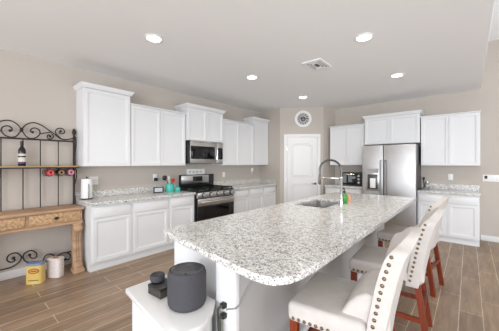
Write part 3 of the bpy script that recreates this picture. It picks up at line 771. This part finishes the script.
for k in range(4): MB().box(-.06+k*.048, -.028+k*.048, -.010, -.005, -.033, .033, bev=.002).build('rocker', WHITEP, t)

t = thing('framed_screen', 'small black framed display standing on the counter left of the teal crock', 'display', (.22, 2.36, Z1), math.radians(75))
MB().box(-.085, .085, -.008, .008, .0, .105, bev=.004).prism([(.008, .0), (.06, .0), (.008, .08)], -.02, .02, 'x').build('frame', BLKP, t)
MB().box(-.066, .066, -.0095, -.007, .018, .088).build('picture', M('pale_picture', (190, 196, 202), .3), t, 'pale picture area')
t = thing('utensil_crock', 'teal ceramic crock holding cooking utensils beside the range', 'utensil crock', (.215, 2.585, Z1))
MB().lathe([(0, 0), (.062, 0), (.068, .01), (.07, .06), (.066, .13), (.068, .145), (.063, .147), (.060, .13), (.062, .02), (0, .015)], n=28).build('crock', TEAL, t)
def utensil(nm, lab, p0, p1, mat, head, hm):
    t = thing(nm, lab, 'utensil', (.215, 2.585, Z1), 0, 'utensils in the teal crock')
    MB().tube([p0, p1], .0055, 8).build('handle', mat, t); head.build('head', hm, t)
utensil('ladle', 'black ladle leaning far left in the teal crock', (.032, .0, .03), (.012, -.085, .24), BLKP, MB().ball((.012, -.11, .255), .045, (.6, 1, 1)), BLKP)
utensil('cooking_spoon', 'white cooking spoon standing upright in the teal crock', (-.01, .01, .03), (-.0, -.015, .22), WHITEP, MB().ball((.0, -.017, .245), .034, (.4, .8, 1.2)), M('pale_grey_plastic', (206, 212, 210), .4))
utensil('spatula', 'red spatula leaning right in the teal crock', (-.0, -.025, .03), (.01, .045, .17), BLKP, MB().box(-.004, .024, .018, .095, .165, .235, bev=.012, seg=3), M('red_silicone', (196, 42, 52), .45))
utensil('tongs', 'green handled tongs leaning to the right rim of the crock', (-.02, -.01, .03), (-.025, .10, .21), M('green_silicone', (120, 170, 84), .5), MB().ball((-.025, .112, .225), .014, (1, 1, 1.4)), M('green_silicone', (120, 170, 84), .5))
t = thing('sugar_pot', 'small squat teal lidded pot between the crock and the range', 'pot', (.225, 2.735, Z1))
MB().lathe([(0, 0), (.05, 0), (.055, .012), (.055, .05), (.05, .06), (0, .06)], n=24).build('pot', TEAL, t)
MB().lathe([(.054, .06), (.054, .068), (.02, .078), (.01, .082), (.012, .092), (0, .096)], n=24).build('lid', TEAL, t)
# sign on the backguard
t = thing('box_sign', 'small white box sign with grey marks on top of the range backguard', 'sign', (.03, 3.07, 1.2005), R90)
MB().box(.02, .46, -.025, .022, 0, .115, bev=.003).build('board', WHITEP, t)
mb = MB()
for k in range(4):
    x = .05+k*.09; mb.box(x, x+.012, -.027, -.024, .028, .068); mb.box(x, x+.045, -.027, -.024, .058, .068); mb.box(x+.03, x+.042, -.027, -.024, .028, .068)
mb.build('mark', GREYP, t, 'grey printed marks')
# things beside the fridge
t = thing('glass_jar', 'small clear jar on the counter right beside the refrigerator', 'jar', (3.68, YB-.16, Z1))
MB().lathe([(0, 0), (.035, 0), (.04, .01), (.04, .10), (.03, .12), (.03, .13), (.027, .13), (.027, .118), (.036, .098), (.036, .012), (0, .006)], n=24).build('jar', M('clear_glass', (236, 236, 236), .05, trans=1.), t)
MB().lathe([(0, .13), (.032, .13), (.032, .15), (0, .152)], n=24).build('lid', STEEL, t)
o = MB().tube([(3.61, YB-.03, 1.10), (3.612, YB-.05, 1.05), (3.618, YB-.07, .96), (3.612, YB-.20, .922), (3.60, YB-.35, .922), (3.625, YB-.45, .922)], .007, 8, 2).box(3.59, 3.63, YB-.035, YB-.001, 1.09, 1.14, bev=.005).build('charging_cable', BLKP)
tag(o, 'black charging cable hanging down to the counter by the fridge', 'cable')

# ------------------------------------------------------------------ clock
d2 = (B-A).normalized(); p = A+d2*.565
t = thing('wall_clock', 'round white clock with grey openwork face above the pantry door', 'clock', (p.x, p.y, 2.525), ang)
MB().lathe([(.145, 0), (.205, 0), (.21, .012), (.20, .026), (.18, .03), (.155, .026), (.145, .012), (.145, 0)], (0, -.001, 0), 40, 'y').build('rim', M('ivory_rim', (236, 235, 232), .5), t)
MB().lathe([(0, 0), (.15, 0), (.15, .008), (0, .008)], (0, -.001, 0), 40, 'y').build('face', M('pale_grey_face', (196, 194, 192), .5), t, 'pale grey face')
mb = MB()
for k in range(12):
    a = k*PI/6; c_, s_ = math.cos(a), math.sin(a)
    mb.tube([(.085*s_, -.011, .085*c_), (.135*s_, -.011, .135*c_)], .011, 6)
mb.build('hour_mark', M('charcoal_print', (70, 69, 69), .6), t, 'dark hour marks')
MB().lathe([(.03, 0), (.062, 0), (.062, .013), (.03, .013), (.03, 0)], (0, -.004, 0), 28, 'y').build('inner_ring', M('grey_metal', (80, 79, 79), .5), t, 'dark inner ring')
MB().tube([(0, -.016, 0), (-.085, -.016, .03)], .008, 6).build('hour_hand', BLKP, t)
MB().tube([(0, -.018, 0), (.11, -.018, .015)], .006, 6).build('minute_hand', BLKP, t)
MB().cyl(.016, 0, .02, (0, -.005, 0), 14, 'y').build('hub', BLKP, t)

# ------------------------------------------------------------------ ceiling lights and vent
def downlight(x, y, lab):
    t = thing('recessed_light', lab, 'ceiling light', (x, y, H), 0, 'recessed ceiling lights')
    MB().lathe([(.075, -.001), (.098, -.001), (.10, -.006), (.078, -.012), (.074, -.006)], n=32).build('trim_ring', WHITEP, t)
    MB().lathe([(0, -.004), (.076, -.004), (.076, -.008), (0, -.008)], n=32).build('lens', M('lit_lens', (255, 250, 240), .5, emit=9.), t)
    l = bpy.data.lights.new('downlight', 'SPOT'); l.energy = 42; l.spot_size = 2.6; l.spot_blend = .8; l.shadow_soft_size = .07; l.color = (1, .95, .89)
    o = bpy.data.objects.new('bulb', l); COL.objects.link(o); o.parent = t; o.location = (0, 0, -.02)
downlight(1.674, 1.469, 'recessed light nearest the tall left wall cabinet, upper left')
downlight(3.447, 2.956, 'largest recessed light, near the top centre above the island')
downlight(1.676, 3.155, 'recessed light in front of the microwave cabinet')
downlight(3.464, 4.562, 'recessed light in front of the refrigerator, right of the vent')
downlight(1.689, 4.797, 'recessed light in front of the clock and pantry door')
t = thing('ceiling_vent', 'rectangular white slatted air vent in the ceiling among the lights', 'vent', (2.70, 3.36, H), math.radians(0))
mb = MB(); qx, qy = .135, .195
mb.box(-qx, qx, -qy, -qy+.022, -.012, 0); mb.box(-qx, qx, qy-.022, qy, -.012, 0); mb.box(-qx, -qx+.022, -qy+.022, qy-.022, -.012, 0); mb.box(qx-.022, qx, -qy+.022, qy-.022, -.012, 0)
mb.build('frame', WHITEP, t)
MB().box(-qx+.02, qx-.02, -qy+.02, qy-.02, -.003, -.001).build('duct', M('duct_grey', (96, 96, 96), .8), t, 'grey duct opening')
for k in range(3):
    a, b = qx-.036-k*.030, qy-.036-k*.040
    for s_ in (-1, 1):
        MB().box(-a, a, s_*b-.005, s_*b+.005, -.014, -.003).build('slat', WHITEP, t)
        MB().box(s_*a-.005, s_*a+.005, -b+.006, b-.006, -.014, -.003).build('slat', WHITEP, t)
